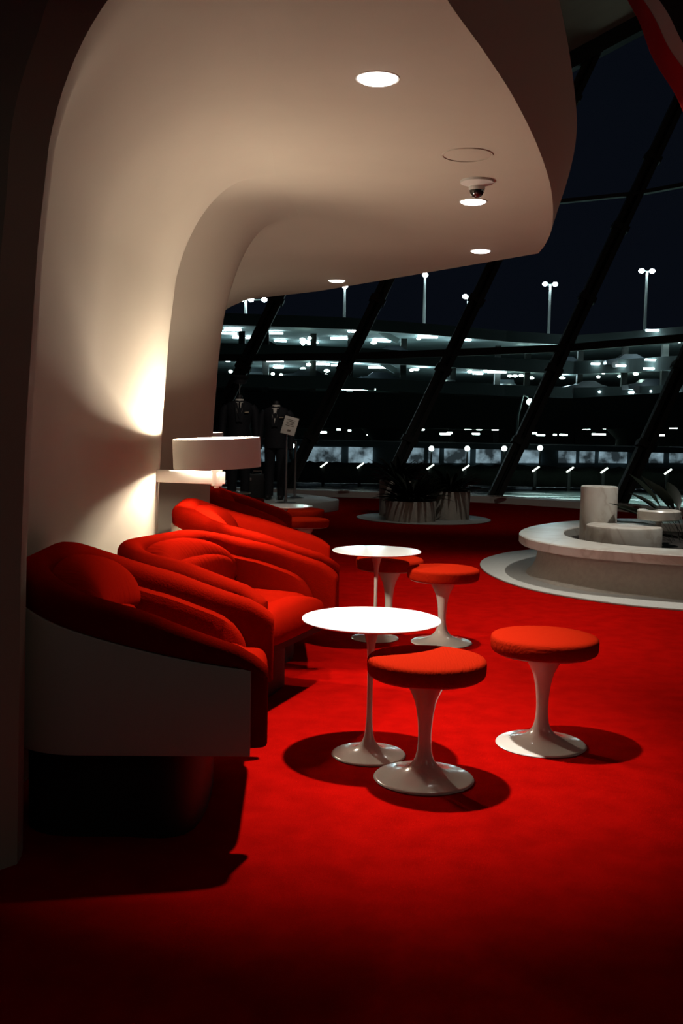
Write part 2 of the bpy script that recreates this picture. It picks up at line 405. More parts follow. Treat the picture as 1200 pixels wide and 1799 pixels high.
# sockets let into the sill
for (px, py) in ((604, 872), (878, 887), (1111, 904)):
    p = G(px, py, {604: 18.3, 878: 17.45, 1111: 16.0}[px])
    t_ = thing('floor_socket', {604: 'small dark socket plate in the window sill behind the platform', 878: 'small dark socket plate in the window sill beside the grey planters', 1111: 'small dark socket plate in the window sill behind the marble bench'}[px], 'socket', (p.x, p.y, .112), 0, 'sockets along the window sill')
    bm = B(); box(bm, (0, 0, .006), (.20, .12, .012), bev=.004); obj('plate', bm, M['paper'], t_)
    for s in (-1, 1):
        bm = B(); box(bm, (s*.045, 0, .015), (.06, .08, .008)); obj('socket_hole', bm, M['ink'], t_)

# high roof of the hall behind the slab
bm = B(); r0 = [wp(i, ZT[i]) for i in range(len(WB))]
loft(bm, [[p + Vector((0, -.12, 0)) for p in r0], [p + Vector((.2, -1.6, .5)) for p in r0], [p + Vector((.3, -6, 2.2)) for p in r0], [Vector((p.x*.8, 1.0, p.z + 3.0)) for p in r0], [Vector((p.x*.8, -4.0, p.z + 3.0)) for p in r0]], closed=False)
obj('ceiling_high', bm, M['roof'], kind='structure')

# ------------------------------------------------------------------ downlights, camera dome, access hatch
for i, (x, y, z) in enumerate(DOWNLIGHTS):
    r = (.074, .070, .068, .070)[i]
    lab = ('large glowing round downlight nearest the camera in the low ceiling', 'glowing round downlight just beyond the dome camera in the ceiling', 'glowing round downlight near the far corner of the low ceiling, beyond the dome camera', 'glowing round downlight above the tall windows at the ceiling back edge, leftmost')[i]
    t_ = thing('downlight', lab, 'ceiling light', (x, y, z), 0, 'recessed downlights in the low ceiling')
    bm = B(); lathe(bm, [(r, -.001), (r + .006, -.003), (r + .009, -.001), (r + .009, .004), (r, .004)], cap=False); obj('trim_ring', bm, M['tulip'], t_)
    bm = B(); lathe(bm, [(r, -.002), (r*.85, -.009), (r*.5, -.012), (.001, -.013)], cap=False)
    d_ = obj('diffuser', bm, M['lamp_on'], t_, label='glowing white diffuser')
t_ = thing('dome_camera', 'small white dome security camera hanging from the low ceiling', 'security camera', (.66, 5.36, 2.5))
bm = B(); lathe(bm, [(.001, .0), (.085, 0), (.085, -.012), (.055, -.022), (.04, -.03), (.001, -.03)], cap=False); obj('base_plate', bm, M['shade'], t_)
bm = B(); superell(bm, (0, 0, -.045), (.038, .038, .042), 1, 1, 24, 16); obj('dome', bm, mat('dark_glass', (.01, .01, .01), .05, coat=1), t_, label='dark glass dome')
bm = B(); lathe(bm, [(.036, -.02), (.042, -.035), (.04, -.05), (.034, -.035)], cap=False); obj('collar', bm, M['shade'], t_)
t_ = thing('access_hatch', 'flat round access hatch in the low ceiling between downlights', 'hatch', (.55, 4.87, 2.5))
bm = B(); lathe(bm, [(.001, -.003), (.104, -.003), (.108, -.002), (.109, 0)], cap=False); obj('hatch_lid', bm, M['plaster'], t_)
bm = B(); lathe(bm, [(.112, 0), (.113, -.005), (.119, -.005), (.121, 0)], cap=False); obj('rim', bm, M['plaster'], t_)

# ------------------------------------------------------------------ wall lamp
LX, LY, LZ = -.628, 5.12, 1.088
t_ = thing('wall_lamp', 'white drum-shade wall lamp glowing on a thick bracket at the wall edge', 'lamp', (LX, LY, LZ))
tilt = Matrix.Rotation(-.045, 4, 'Y') @ Matrix.Rotation(.02, 4, 'X')
bm = B(); lathe(bm, [(.214, -.072), (.218, -.072), (.218, .074), (.214, .074), (.214, -.072)], 96, cap=False)
for v in bm.verts: v.co = tilt @ v.co
obj('lamp_shade', bm, M['shade'], t_)
bm = B(); box(bm, (-.15, .06, -.125), (.38, .07, .062), rz=-.32, bev=.006)
obj('bracket', bm, M['bracket'], t_)
bm = B(); lathe(bm, [(.001, -.175), (.012, -.175), (.012, -.165), (.026, -.163), (.028, -.16), (.028, -.05), (.001, -.05)], 32, cap=False); obj('socket_stem', bm, M['bracket'], t_)
bm = B(); superell(bm, (0, 0, 0), (.020, .020, .024), 1, 1, 24, 16); bl = obj('bulb', bm, M['bulb_on'], t_, label='glowing bulb')
l = bpy.data.lights.new('lamp_light', 'POINT'); l.energy = 125; l.color = LAMP_COL; l.shadow_soft_size = .035
lo = bpy.data.objects.new('lamp_light', l); C.objects.link(lo); lo.location = (LX, LY, LZ)

dup(t_, (-1.22, 8.6, LZ), 0, 'wall lamp of the next bay, behind the second pillar')
l = l.copy(); l.energy = 26
lo = bpy.data.objects.new('lamp_light', l); C.objects.link(lo); lo.location = (-1.22, 8.6, LZ)

# ------------------------------------------------------------------ armchairs
XF, XB, HW = .36, -.36, .45      # front, back, half width of the shell
def upath(w_, xf, xb, r, n=14):
    pts = [(xf - (xf - xb - r)*i/10, -w_) for i in range(11)]
    pts += [(xb + r - r*math.sin(a), -w_ + r - r*math.cos(a)) for a in [PI/2*i/n for i in range(1, n + 1)]]
    pts += [(xb, -w_ + r + (2*w_ - 2*r)*i/8) for i in range(1, 8)]
    pts += [(x, -y) for x, y in pts[:11 + n][::-1]]
    return pts
def normals(P):
    out = []
    for i in range(len(P)):
        a, b_ = Vector(P[max(i-1, 0)]), Vector(P[min(i+1, len(P)-1)]); t_ = (b_ - a).normalized(); out.append(Vector((-t_.y, t_.x)))
    return out       # path runs front(-y) -> back -> front(+y): this normal points outward... fixed below
BK = [1.0]       # how steeply the arms climb to the back
def rim(x):
    d = max(0, XF - x); return .526 + (.12*d + .20*d*d)*BK[0]
def ptop(x):
    d = max(0, XF - x); return rim(x) + .055 + .05*min(1, d/.3)
def sweepU(bm, P, secf):
    N = normals(P); rings = []
    for i, (p, n_) in enumerate(zip(P, N)):
        # inward direction
        inn = n_ if (Vector((0.05, 0)) - Vector(p)).dot(n_) > 0 else -n_
        rings.append([(p[0] + inn.x*q[0] + q[2]*0, p[1] + inn.y*q[0], q[1]) for q in secf(i, p[0], len(P))])
    return loft(bm, rings)
def padsec(th, f, z0, z1, zr, k=9):
    a0, a1 = .026, th - .022; m_ = (a0 + a1)/2; a0 = m_ + (a0 - m_)*f; a1 = m_ + (a1 - m_)*f
    b0 = -.018*f + m_*(1 - f); r = (a1 - b0)/2; cx_ = (a1 + b0)/2; rv = min(r, .055)
    out = [(a0, z0, 0), (a0, zr - .02, 0), (a0*.75 + b0*.25, zr + .001, 0), (b0 + .004, zr + .003, 0)]
    for i in range(k + 1):
        a = PI - PI*i/k; out.append((cx_ + r*math.copysign(abs(math.cos(a))**.8, math.cos(a)), z1 - rv + rv*math.sin(a)**.8 if 0 < i < k else z1 - rv, 0))
    return out + [(a1, (z0 + z1)/2, 0), (a1, z0, 0)]
def stadium(n0, n1, z0, z1, k=8):
    """rounded top between inner and outer faces, flat bottom"""
    r = (n1 - n0)/2; cx_ = (n0 + n1)/2; out = [(n0, z0, 0), (n0, (z0 + z1 - r)/2, 0)]
    for i in range(k + 1):
        a = PI - PI*i/k; out.append((cx_ + r*math.cos(a), z1 - r + r*math.sin(a), 0))
    out += [(n1, (z0 + z1 - r)/2, 0), (n1, z0, 0)]
    return out
def make_chair(label, bk=1.0):
    BK[0] = bk; dz = -.085*(1 - bk)/.5
    t_ = thing('tub_armchair', label, 'armchair', group='red armchairs with white shells along the wall')
    # shell
    bm = B(); P = upath(HW, XF + .012, XB, .24)
    sweepU(bm, P, lambda i, x, n_: [(0.0, .275, 0), (-.004, .29, 0), (0, rim(x) - .006, 0), (.004, rim(x), 0), (.022, rim(x), 0), (.025, rim(x) - .006, 0), (.022, .275, 0)])
    obj('shell', bm, M['shell'], t_)
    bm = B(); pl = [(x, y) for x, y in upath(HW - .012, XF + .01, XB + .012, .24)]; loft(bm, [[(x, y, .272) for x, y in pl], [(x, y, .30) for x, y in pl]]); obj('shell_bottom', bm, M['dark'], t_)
    # rolled arm and back pad, closed round the front ends
    bm = B(); P = upath(HW - .020, XF + .02, XB + .02, .23)
    P = [(XF + .02 + dx, -(HW - .020)) for dx in (.040, .037, .030, .018)] + P + [(XF + .02 + dx, HW - .020) for dx in (.018, .030, .037, .040)]
    SH = [.42, .68, .86, .96]
    def sec(i, x, n_):
        k_ = min(i, n_ - 1 - i); f = SH[k_] if k_ < 4 else 1.0
        d = max(0, XF - x); th = .085 + .03*min(1, d/.35); zt = ptop(x)
        if x > XF: zt = ptop(XF)
        zt -= .055*max(0, 1 - (XF + .06 - x)/.10)**2
        s = padsec(th, f, .285 + .02*(1 - f), zt, min(rim(x), zt - .03))
        return s
    sweepU(bm, P, sec); obj('arm_pad', bm, M['velvet'], t_)
    # inner arm panels
    for s in (-1, 1):
        bm = B(); rings = []
        xs = [XF - .035 - .005*0, XF - .045, XF - .06, XF - .085, XF - .12] + [XF - .16 - .055*i for i in range(9)]
        for k_, x in enumerate(xs):
            dr = [.11, .07, .045, .02, .005][k_] if k_ < 5 else 0
            th = [.25, .6, .8, .95, 1][k_] if k_ < 5 else 1
            z1 = ptop(x) - .075 - dr; y0 = HW - .10; y1 = HW - .10 - .05*th
            rings.append([(x, s*y0, .33), (x, s*y0, z1 - .01), (x, s*(y0*.6 + y1*.4), z1), (x, s*(y1 + .008), z1 - .010), (x, s*y1, z1 - .035), (x, s*y1, .33)])
        loft(bm, rings); obj('arm_panel', bm, M['velvet'], t_)
    # back: a fat gathered roll over a lumbar cushion
    bm = B()
    def bow(p): return Vector((p.x - .10*(p.y/.33)**2*(-1) + .03*(p.z/.1) * -1, p.y, p.z - .05*(p.y/.33)**4))
    superell(bm, (XB + .135, 0, .675 + dz), (.105, .345, .11), .75, .55, 64, 24, bow); obj('back_roll', bm, M['gathered'], t_)
    bm = B(); superell(bm, (XB + .19, 0, .515), (.085, .31, .115), .6, .45, 64, 20, lambda p: Vector((p.x + .05*(p.y/.31)**2, p.y, p.z))); obj('lumbar_cushion', bm, M['gathered'], t_)
    # seat and its rolled front edge
    bm = B(); superell(bm, (.04, 0, .385), (.30, .33, .075), .42, .28, 64, 20, lambda p: Vector((p.x, p.y, p.z + (.012*(1 - (p.y/.33)**2) if p.z > 0 else 0)))); obj('seat_cushion', bm, M['velvet'], t_)
    bm = B(); superell(bm, (.315, 0, .375), (.088, .332, .090), .85, .25, 48, 20); obj('seat_front_roll', bm, M['gathered'], t_)
    bm = B(); box(bm, (XF - .03, 0, .300), (.05, 2*HW - .10, .055), bev=.012); obj('front_rail', bm, M['velvet'], t_)
    # recessed plinth, widened so its black stands in for shade behind it
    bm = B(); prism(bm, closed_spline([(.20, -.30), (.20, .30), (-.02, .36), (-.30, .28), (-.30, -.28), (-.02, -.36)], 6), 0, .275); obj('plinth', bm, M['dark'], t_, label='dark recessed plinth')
    return t_
ch = make_chair('red tub armchair nearest the camera, brownish white shell side in full view')
ch.location = (-.642, 3.315, 0); ch.rotation_euler = (0, 0, .045)
grp = 'red armchairs with white shells along the wall'
def place(fx, fy, rz, label, s=1):     # by the middle of the chair's front edge
    c, sn = math.cos(rz), math.sin(rz)
    return dup(ch, (fx - c*.385*s, fy - sn*.385*s, 0), rz, label, grp, s)
c2 = make_chair('red tub armchair turned toward the tables, second from the camera', .5)
c2.location = (-.188 - .385*math.cos(.36), 4.449 + .385*math.sin(.36), 0); c2.rotation_euler = (0, 0, -.36)
c3 = place(-.075, 5.62, .07, 'red tub armchair behind the second, its inner arm facing the lamp'); c3.scale = (1.12, 1.08, 1); c3.location.x -= .045
place(-.44, 8.0, 0, 'red armchair farthest back, white shell side showing past the wall edge', .95)

# ------------------------------------------------------------------ tulip stools and tables
def tulip(bm, prof):
    return lathe(bm, [(.001, 0)] + prof + [(.001, prof[-1][1])], 72, cap=False)
def fine(P, n_=6):      # smooth an outline of radius and height
    out = []
    for i in range(len(P) - 1):
        p0, p1, p2, p3 = [Vector(P[max(0, min(len(P) - 1, i + q))]) for q in (-1, 0, 1, 2)]
        for j in range(n_):
            u = j/n_; out.append(tuple(.5*((2*p1) + (-p0 + p2)*u + (2*p0 - 5*p1 + 4*p2 - p3)*u*u + (-p0 + 3*p1 - 3*p2 + p3)*u**3)))
    return out + [P[-1]]
STOOL = [(.174, 0), (.177, .003), (.174, .007)] + fine([(.170, .009), (.12, .018), (.072, .034), (.044, .056), (.029, .088), (.0235, .14), (.025, .19), (.030, .235), (.040, .280), (.056, .315), (.068, .340), (.070, .355)])
TABLE = [(.137, 0), (.140, .003), (.137, .007)] + fine([(.134, .008), (.095, .014), (.058, .024), (.034, .041), (.020, .068), (.0135, .11), (.0108, .18), (.0105, .30), (.0125, .38), (.018, .43), (.030, .475), (.045, .495), (.055, .503)])
def make_stool(label):
    t_ = thing('tulip_stool', label, 'stool', group='tulip stools with red seats')
    bm = B(); tulip(bm, STOOL); obj('pedestal', bm, M['tulip'], t_)
    bm = B(); lathe(bm, [(.001, .352), (.10, .352), (.125, .358), (.19, .366), (.192, .372), (.001, .374)], 64, cap=False); obj('seat_pan', bm, M['tulip'], t_)
    bm = B(); lathe(bm, [(.001, .370), (.196, .371), (.202, .374), (.206, .382), (.208, .400), (.208, .418), (.206, .427), (.200, .433), (.19, .436), (.17, .439), (.12, .442), (.06, .443), (.001, .444)], 80, cap=False); obj('seat_cushion', bm, M['woven'], t_)
    return t_
st = make_stool('red-topped tulip stool nearest the camera, in front of the near white table'); st.location = (.308, 3.518, 0)
gs = 'tulip stools with red seats'
dup(st, (.802, 3.942, 0), 1.3, 'red-topped tulip stool standing alone to the right on the open carpet', gs)
dup(st, (.593, 5.85, 0), .5, 'red-topped tulip stool right of the second white table, seat fully visible', gs)
dup(st, (.303, 6.26, 0), 2.1, 'red-topped tulip stool half hidden behind the second white table top', gs)
dup(st, (-.312, 8.88, 0), 0, 'distant red stool in front of its twin, right of the third white table', gs)
dup(st, (-.375, 9.95, 0), 0, 'distant red stool just behind its twin, beyond the third white table', gs)
dup(st, (-1.06, 11.25, 0), 0, 'farthest red stool, below the two uniforms beside a small white tabletop', gs)
def make_table(label):
    t_ = thing('tulip_table', label, 'side table', group='white tulip side tables')
    bm = B(); tulip(bm, TABLE); obj('pedestal', bm, M['tulip'], t_)
    bm = B(); lathe(bm, [(.001, .500), (.10, .501), (.20, .505), (.245, .509), (.258, .514), (.2595, .5165), (.258, .519), (.001, .520)], 96, cap=False); obj('tabletop', bm, M['tabletop'], t_)
    return t_
tb = make_table('round white tulip side table nearest the camera, left of the front stool'); tb.location = (.120, 3.769, 0)
gt = 'white tulip side tables'
dup(tb, (.210, 5.93, 0), 0, 'round white tulip side table in front of a half hidden red stool', gt)
dup(tb, (-.52, 9.25, 0), 0, 'round white table beyond the second one, left of two distant red stools', gt)
dup(tb, (-1.235, 10.96, 0), 0, 'farthest round white table, just showing under the lamp bracket', gt)

# ------------------------------------------------------------------ marble fountain bench on its floor disc
disc = closed_spline([(2.02, 10.6), (1.50, 10.0), (1.28, 9.33), (1.29, 8.55), (1.50, 7.85), (1.95, 7.32), (2.45, 7.06), (3.3, 6.85), (4.4, 7.0), (5.3, 7.9), (5.4, 9.4), (4.6, 10.6), (3.2, 11.1)])
bm = B(); prism(bm, disc, 0.001, .014, .004); tag(obj('floor_disc', bm, M['terrazzo']), 'pale terrazzo ring let into the red carpet under the marble bench', 'floor ring')
outer = closed_spline([(2.99, 10.65), (2.35, 10.25), (1.85, 9.65), (1.57, 8.98), (1.55, 8.35), (1.77, 7.85), (2.15, 7.57), (2.65, 7.38), (3.4, 7.3), (4.3, 7.6), (4.9, 8.5), (4.8, 9.7), (4.1, 10.5)])
inner = closed_spline([(2.9, 10.1), (2.40, 9.75), (2.07, 9.3), (1.94, 8.85), (1.95, 8.5), (2.12, 8.15), (2.5, 7.88), (2.95, 7.78), (3.6, 7.8), (4.1, 8.15), (4.45, 8.7), (4.3, 9.5), (3.8, 10.0)])
t_ = thing('planter_bench', 'low curved marble bench ring around a dark planting bed', 'bench', (3.1, 9.0, 0))
def ring_slab(bm, o_, i_, z0, z1, b_=.008):
    R_ = []
    def L(pp, z, d=0):
        out = []; n_ = len(pp)
        for k_ in range(n_):
            a, c_ = Vector(pp[k_-1]), Vector(pp[(k_+1) % n_]); tt = (c_ - a).normalized()
            out.append((pp[k_][0] - tt.y*d - 3.1, pp[k_][1] + tt.x*d - 9.0, z))
        return out
    R_ = [L(i_, z0), L(o_, z0, b_), L(o_, z0 + b_), L(o_, z1 - b_), L(o_, z1, b_), L(i_, z1, -b_), L(i_, z1 - b_), L(i_, z0)]
    loft(bm, R_, cap=False)
bm = B(); ring_slab(bm, outer, inner, .275, .352); obj('marble_top', bm, M['marble'], t_)
bm = B()
def shrink(pp, d, c=(3.2, 8.95)): 
    out = []; n_ = len(pp)
    for k_ in range(n_):
        a, c_ = Vector(pp[k_-1]), Vector(pp[(k_+1) % n_]); tt = (c_ - a).normalized(); out.append((pp[k_][0] - tt.y*d - 3.1, pp[k_][1] + tt.x*d - 9.0))
    return out
loft(bm, [[(x, y, z) for x, y in shrink(outer, d)] for z, d in ((.012, .07), (.05, .115), (.12, .15), (.20, .165), (.28, .17))] + [[(x, y, .28) for x, y in shrink(inner, -.03)], [(x, y, .10) for x, y in shrink(inner, -.03)]], cap=False)
obj('flared_base', bm, M['concrete'], t_)
bm = B(); pl = [(x - 3.1, y - 9.0) for x, y in inner]; loft(bm, [[(x, y, .05) for x, y in pl], [(x, y, .274) for x, y in pl]]); obj('planting_bed', bm, M['soil'], t_, label='dark soil bed')
def drum(name, label, cat, loc, r, h, m_, bev=.012):
    t2 = bpy.data.objects.new(name, None)
    bm = B(); lathe(bm, [(.001, 0), (r - .004, 0), (r, .004), (r, h - bev), (r - bev*.3, h - bev*.3), (r - bev, h), (.001, h)], 72, cap=False)
    return tag(obj(name, bm, m_, loc=loc), label, cat)
drum('tall_marble_drum', 'tall pale marble drum standing in the planting bed', 'pedestal', (2.27, 9.02, .275), .16, .49, M['marble'])
drum('low_marble_drum', 'wide low marble drum with veins beside the tall drum', 'pedestal', (2.40, 8.66, .275), .315, .18, M['marble'], .02)
t_ = thing('pedestal_dish', 'round marble dish on a thin stem at the right picture edge', 'pedestal', (2.72, 8.75, .275))
bm = B(); lathe(bm, [(.001, .225), (.17, .225), (.18, .235), (.18, .30), (.17, .31), (.001, .31)], 64, cap=False); obj('dish', bm, M['marble'], t_)
bm = B(); lathe(bm, [(.05, 0), (.03, .02), (.025, .05), (.025, .225)], 24); obj('stem', bm, M['tulip'], t_)

# ------------------------------------------------------------------ plants
def leafy(bm, c, n_, ln, w_, spread=1.0, up=.5, droop=.6, paddle=False):
    for i in range(n_):
        a = random.uniform(0, 2*PI); L = ln*random.uniform(.6, 1.15); el = random.uniform(up, 1.35)
        d = Vector((math.cos(a), math.sin(a), 0)); pts = []; p = Vector(c) + d*random.uniform(0, .06)*spread; s = Vector((-d.y, d.x, 0))
        for k_ in range(8):
            u = k_/7; e_ = el - droop*u*1.6
            wd = w_*(math.sin(PI*min(1, (u*.95 + .05)))**.7) if not paddle else w_*max(.06, math.sin(PI*max(0, (u - .45)/.55))**.6 if u > .45 else .06)
            pts.append((p.copy(), wd)); p = p + (d*math.cos(e_) + Vector((0, 0, 1))*math.sin(e_))*L/7
        vv = [[bm.verts.new(q - s*wd/2), bm.verts.new(q + Vector((0, 0, -wd*.18))), bm.verts.new(q + s*wd/2)] for q, wd in pts]
        for A2, B2 in zip(vv, vv[1:]):
            bm.faces.new((A2[0], A2[1], B2[1], B2[0])); bm.faces.new((A2[1], A2[2], B2[2], B2[1]))
bm = B(); prism(bm, [(1.14 + .93*math.cos(2*PI*i/72), 14.18 + .93*math.sin(2*PI*i/72)) for i in range(72)], .001, .012, .004)
tag(obj('floor_disc', bm, M['terrazzo']), 'round pale disc let into the carpet under the three grey planters', 'floor ring')
for (x, y, r, h, lab, plab, n_, ln) in ((.93, 13.75, .345, .27, 'low grey planter in front of its two neighbours', 'dark bushy plant spilling over the low front planter', 170, .50),
                            (.80, 14.55, .27, .50, 'tall grey planter at the left rear of the three', 'dark plant in the tall left rear planter', 120, .48),
                            (1.50, 14.25, .29, .38, 'medium grey planter at the right of the three', 'dark plant in the medium right planter', 120, .46)):
    t_ = thing('round_planter', lab, 'planter', (x, y, .012), 0, 'grey planters by the window')
    bm = B(); lathe(bm, [(.001, 0), (r*.97, 0), (r, h - .01), (r - .008, h), (r - .03, h), (r - .035, h - .05), (.001, h - .05)], 64, cap=False); obj('pot', bm, M['concrete'], t_)
    bm = B(); lathe(bm, [(.001, h - .049), (r - .037, h - .048), (r - .037, h - .035), (.001, h - .02)], 48, cap=False); obj('soil', bm, M['soil'], t_)
    bm = B(); leafy(bm, (0, 0, 0), n_, ln, .05, 2.5, .45, .62); tag(obj('leafy_plant', bm, M['leaf'], loc=(x, y, h - .02)), plab, 'plant', 'plants in the grey planters')
bm = B(); leafy(bm, (0, 0, 0), 30, .74, .12, 3, .45, .55, True); tag(obj('paddle_leaf_plant', bm, M['leaf'], loc=(3.10, 9.1, .27)), 'dark paddle-leaved plant growing in the marble bench bed at the right edge', 'plant')

# ------------------------------------------------------------------ uniforms on the platform
pf = closed_spline([(-.06, 15.3), (-.25, 16.0), (-.9, 16.7), (-2.4, 17.2), (-3.6, 16.6), (-3.8, 15.2), (-2.9, 14.2), (-1.6, 13.95), (-.6, 14.4)])
bm = B(); prism(bm, pf, 0, .16, .012); tag(obj('display_platform', bm, M['terrazzo']), 'low pale curved platform under the two uniforms', 'platform')
def ell(cx_, cy_, z, rx, ry, n_=20): return [(cx_ + rx*math.cos(2*PI*k_/n_), cy_ + ry*math.sin(2*PI*k_/n_), z) for k_ in range(n_)]
def mannequin(loc, rz, label, s, tie, cap_):
    t_ = thing('dressed_mannequin', label, 'mannequin', loc, rz, 'uniforms shown on mannequins')
    bm = B(); loft(bm, [ell(0, 0, z*s, rx*s, ry*s) for z, rx, ry in ((.82, .185, .125), (.95, .185, .125), (1.08, .165, .12), (1.2, .18, .125), (1.32, .205, .13), (1.40, .205, .115), (1.445, .16, .09), (1.475, .085, .065))])
    for sd in (-1, 1):
        tube(bm, [(sd*.185*s, 0, 1.40*s), (sd*.225*s, 0, 1.33*s), (sd*.245*s, -.01, 1.15*s), (sd*.255*s, -.03, 1.02*s), (sd*.25*s, -.08, .80*s)], [.05*s, .062*s, .055*s, .05*s, .042*s], 14)
        bar(bm, (sd*.055*s, -.115*s, 1.44*s), (sd*.02*s, -.142*s, 1.16*s), .05*s, .012*s, up=(0, 1, 0))
    obj('jacket', bm, M['uniform'], t_)
    for sd in (-1, 1):
        bm = B(); superell(bm, (sd*.25*s, -.09*s, .745*s), (.022*s, .035*s, .055*s), 1, 1, 16, 10)
        for f in range(4): tube(bm, [(sd*.25*s, (-.115 + .017*f)*s, .72*s), (sd*.25*s, (-.12 + .017*f)*s, .68*s), (sd*.248*s, (-.112 + .017*f)*s, (.655 - .004*abs(f - 1.5))*s)], [.009*s, .008*s, .006*s], 8)
        tube(bm, [(sd*.25*s, -.12*s, .76*s), (sd*.245*s, -.145*s, .73*s), (sd*.24*s, -.15*s, .70*s)], [.011*s, .009*s, .007*s], 8)
        obj('hand', bm, M['navy_cloth'], t_)
    bm = B(); vv = [(-.052*s, -.112*s, 1.45*s), (.052*s, -.112*s, 1.45*s), (.040*s, -.135*s, 1.33*s), (0, -.140*s, 1.17*s), (-.040*s, -.135*s, 1.33*s)]
    loft(bm, [vv, [(x, y + .05, z) for x, y, z in vv]]); obj('shirt_front', bm, M['shirt'], t_)
    bm = B(); loft(bm, [ell(0, -.01, z*s, r*s, r*s*.9) for z, r in ((1.44, .068), (1.50, .062))]); obj('collar', bm, M['shirt'], t_)
    if tie:
        bm = B(); vv = [(-.014, -.145, 1.45), (.014, -.145, 1.45), (.010, -.150, 1.41), (.022, -.153, 1.26), (0, -.155, 1.20), (-.022, -.153, 1.26), (-.010, -.150, 1.41)]; vv = [(x*s, y*s, z*s) for x, y, z in vv]
        loft(bm, [vv, [(x, y + .012, z) for x, y, z in vv]]); obj('necktie', bm, M['uniform'], t_)
    bm = B(); bar(bm, (.075*s, -.140*s, 1.30*s), (.135*s, -.122*s, 1.305*s), .012, .018, up=(0, 1, 0)); obj('wings_badge', bm, M['brass'], t_)
    bm = B(); loft(bm, [ell(0, 0, z*s, rx*s, rx*s) for z, rx in ((1.47, .05), (1.54, .048), (1.56, .04))]); obj('neck_stub', bm, M['dark'], t_)
    for sd in (-1, 1):
        bm = B(); tube(bm, [(sd*.085*s, 0, .90*s), (sd*.095*s, 0, .5*s), (sd*.10*s, 0, .06*s)], [.098*s, .078*s, .068*s], 16); obj('trouser_leg', bm, M['uniform'], t_)
        bm = B(); superell(bm, (sd*.10*s, -.05*s, .04*s), (.048*s, .13*s, .04*s), .7, .8, 20, 10); obj('shoe', bm, M['dark'], t_)
    if cap_:
        bm = B(); loft(bm, [ell(0, .0, z, r, r*1.05, 28) for z, r in ((1.70, .098), (1.745, .10), (1.78, .135), (1.80, .14), (1.815, .11), (1.82, .02))]); c_ = obj('peaked_cap', bm, M['uniform'], t_)
        bm = B(); vv = [(.095*math.cos(a), -.055 - .105*math.sin(a), 1.700 - .02*math.sin(a)) for a in [PI*k_/12 for k_ in range(13)]]; loft(bm, [vv, [(x, y, z + .008) for x, y, z in vv]]); obj('cap_peak', bm, M['dark'], c_)
        bm = B(); tube(bm, [(0, 0, 1.55), (0, 0, 1.72)], .008, 8); obj('cap_rod', bm, M['steel'], c_)
mannequin((-1.53, 15.1, .16), .12, 'black pilot uniform with tie and peaked cap on a mannequin, left one', .98, True, True)
mannequin((-.99, 15.15, .16), -.1, 'black uniform without cap on a mannequin, right one beside the sign', .93, False, False)
t_ = thing('sign_stand', 'cream notice card on a steel pole beside the uniforms', 'sign', (-.80, 14.55, .16))
bm = B(); lathe(bm, [(.001, 0), (.15, 0), (.15, .008), (.02, .018), (.019, .03), (.019, 1.02), (.001, 1.02)], 40, cap=False); obj('pole', bm, M['steel'], t_)
Tm = Matrix.Translation((.045, -.03, 1.09)) @ Matrix.Rotation(-.12, 4, 'Z') @ Matrix.Rotation(.22, 4, 'Y') @ Matrix.Rotation(-.35, 4, 'X')
bm = B(); box(bm, (0, 0, 0), (.205, .018, .27), mtx=Tm, bev=.004); cdp = obj('notice_card', bm, M['paper'], t_)
bm = B()
for k_ in range(5): box(bm, (0, 0, 0), (.12 - .02*(k_ % 2), .002, .006), mtx=Tm @ Matrix.Translation((0, -.011, .085 - .022*k_)))
box(bm, (0, 0, 0), (.045, .002, .028), mtx=Tm @ Matrix.Translation((.01, -.011, -.075)))
obj('print', bm, M['ink'], cdp, smooth=False, label='faint lines of print')
t_ = thing('stanchion', 'thin steel post with round foot standing right of the sign pole', 'post', (-.72, 15.6, .16))
bm = B(); lathe(bm, [(.001, 0), (.14, 0), (.14, .01), (.03, .03), (.001, .03)], 40, cap=False); obj('base', bm, M['steel'], t_)
bm = B(); lathe(bm, [(.001, .03), (.016, .03), (.016, .82), (.022, .83), (.02, .86), (.001, .87)], 24, cap=False); obj('pole', bm, M['steel'], t_)
t_ = thing('suitcase', 'small dark suitcase on the platform between the two uniforms', 'suitcase', (-1.27, 15.3, .16), .2)
bm = B(); box(bm, (0, 0, .19), (.36, .16, .36), bev=.02); obj('case_body', bm, M['dark'], t_)
bm = B(); tube(bm, [(-.07, 0, .37), (-.06, 0, .41), (.06, 0, .41), (.07, 0, .37)], .010, 8); obj('handle', bm, M['steel'], t_)
for s in (-1, 1):
    bm = B(); box(bm, (s*.11, -.082, .29), (.03, .01, .04), bev=.002); obj('clasp', bm, M['steel'], t_)

# ------------------------------------------------------------------ hanging banner, spotlight on the window head
t_ = thing('striped_banner', 'hanging banner with red, white and black stripes at the upper right', 'banner', G(1103, 0, 6.0))
bdir = G(1200, 182, 6.0) - G(1103, 0, 6.0)
def strip(o0, o1, m_, name, lab):
    bm = B(); rows = []
    for i in range(41):
        u = -0.25 + 1.6*i/40; base = bdir*u; r_ = []; bk = []
        for j in range(7):
            q = o0 + (o1 - o0)*j/6; wv = .010*math.sin(u*9 + q*3) ; d = Vector((q + wv, .05*math.sin(q*16 + u*2), .12*q))
            r_.append(base + d)
        rows.append(r_ + [p + Vector((0, .006, 0)) for p in r_[::-1]])
    loft(bm, rows); obj(name, bm, m_, t_, label=lab)
strip(0, .105, M['red_cloth'], 'red_stripe', 'red stripe'); strip(.107, .17, M['white_cloth'], 'white_stripe', 'off-white stripe'); strip(.172, 1.0, M['navy_cloth'], 'black_stripe', 'black field')
p = G(978, 118, 19.3)
t_ = thing('track_spotlight', 'small pale spotlight clamped to the upper window frame', 'spotlight', p)
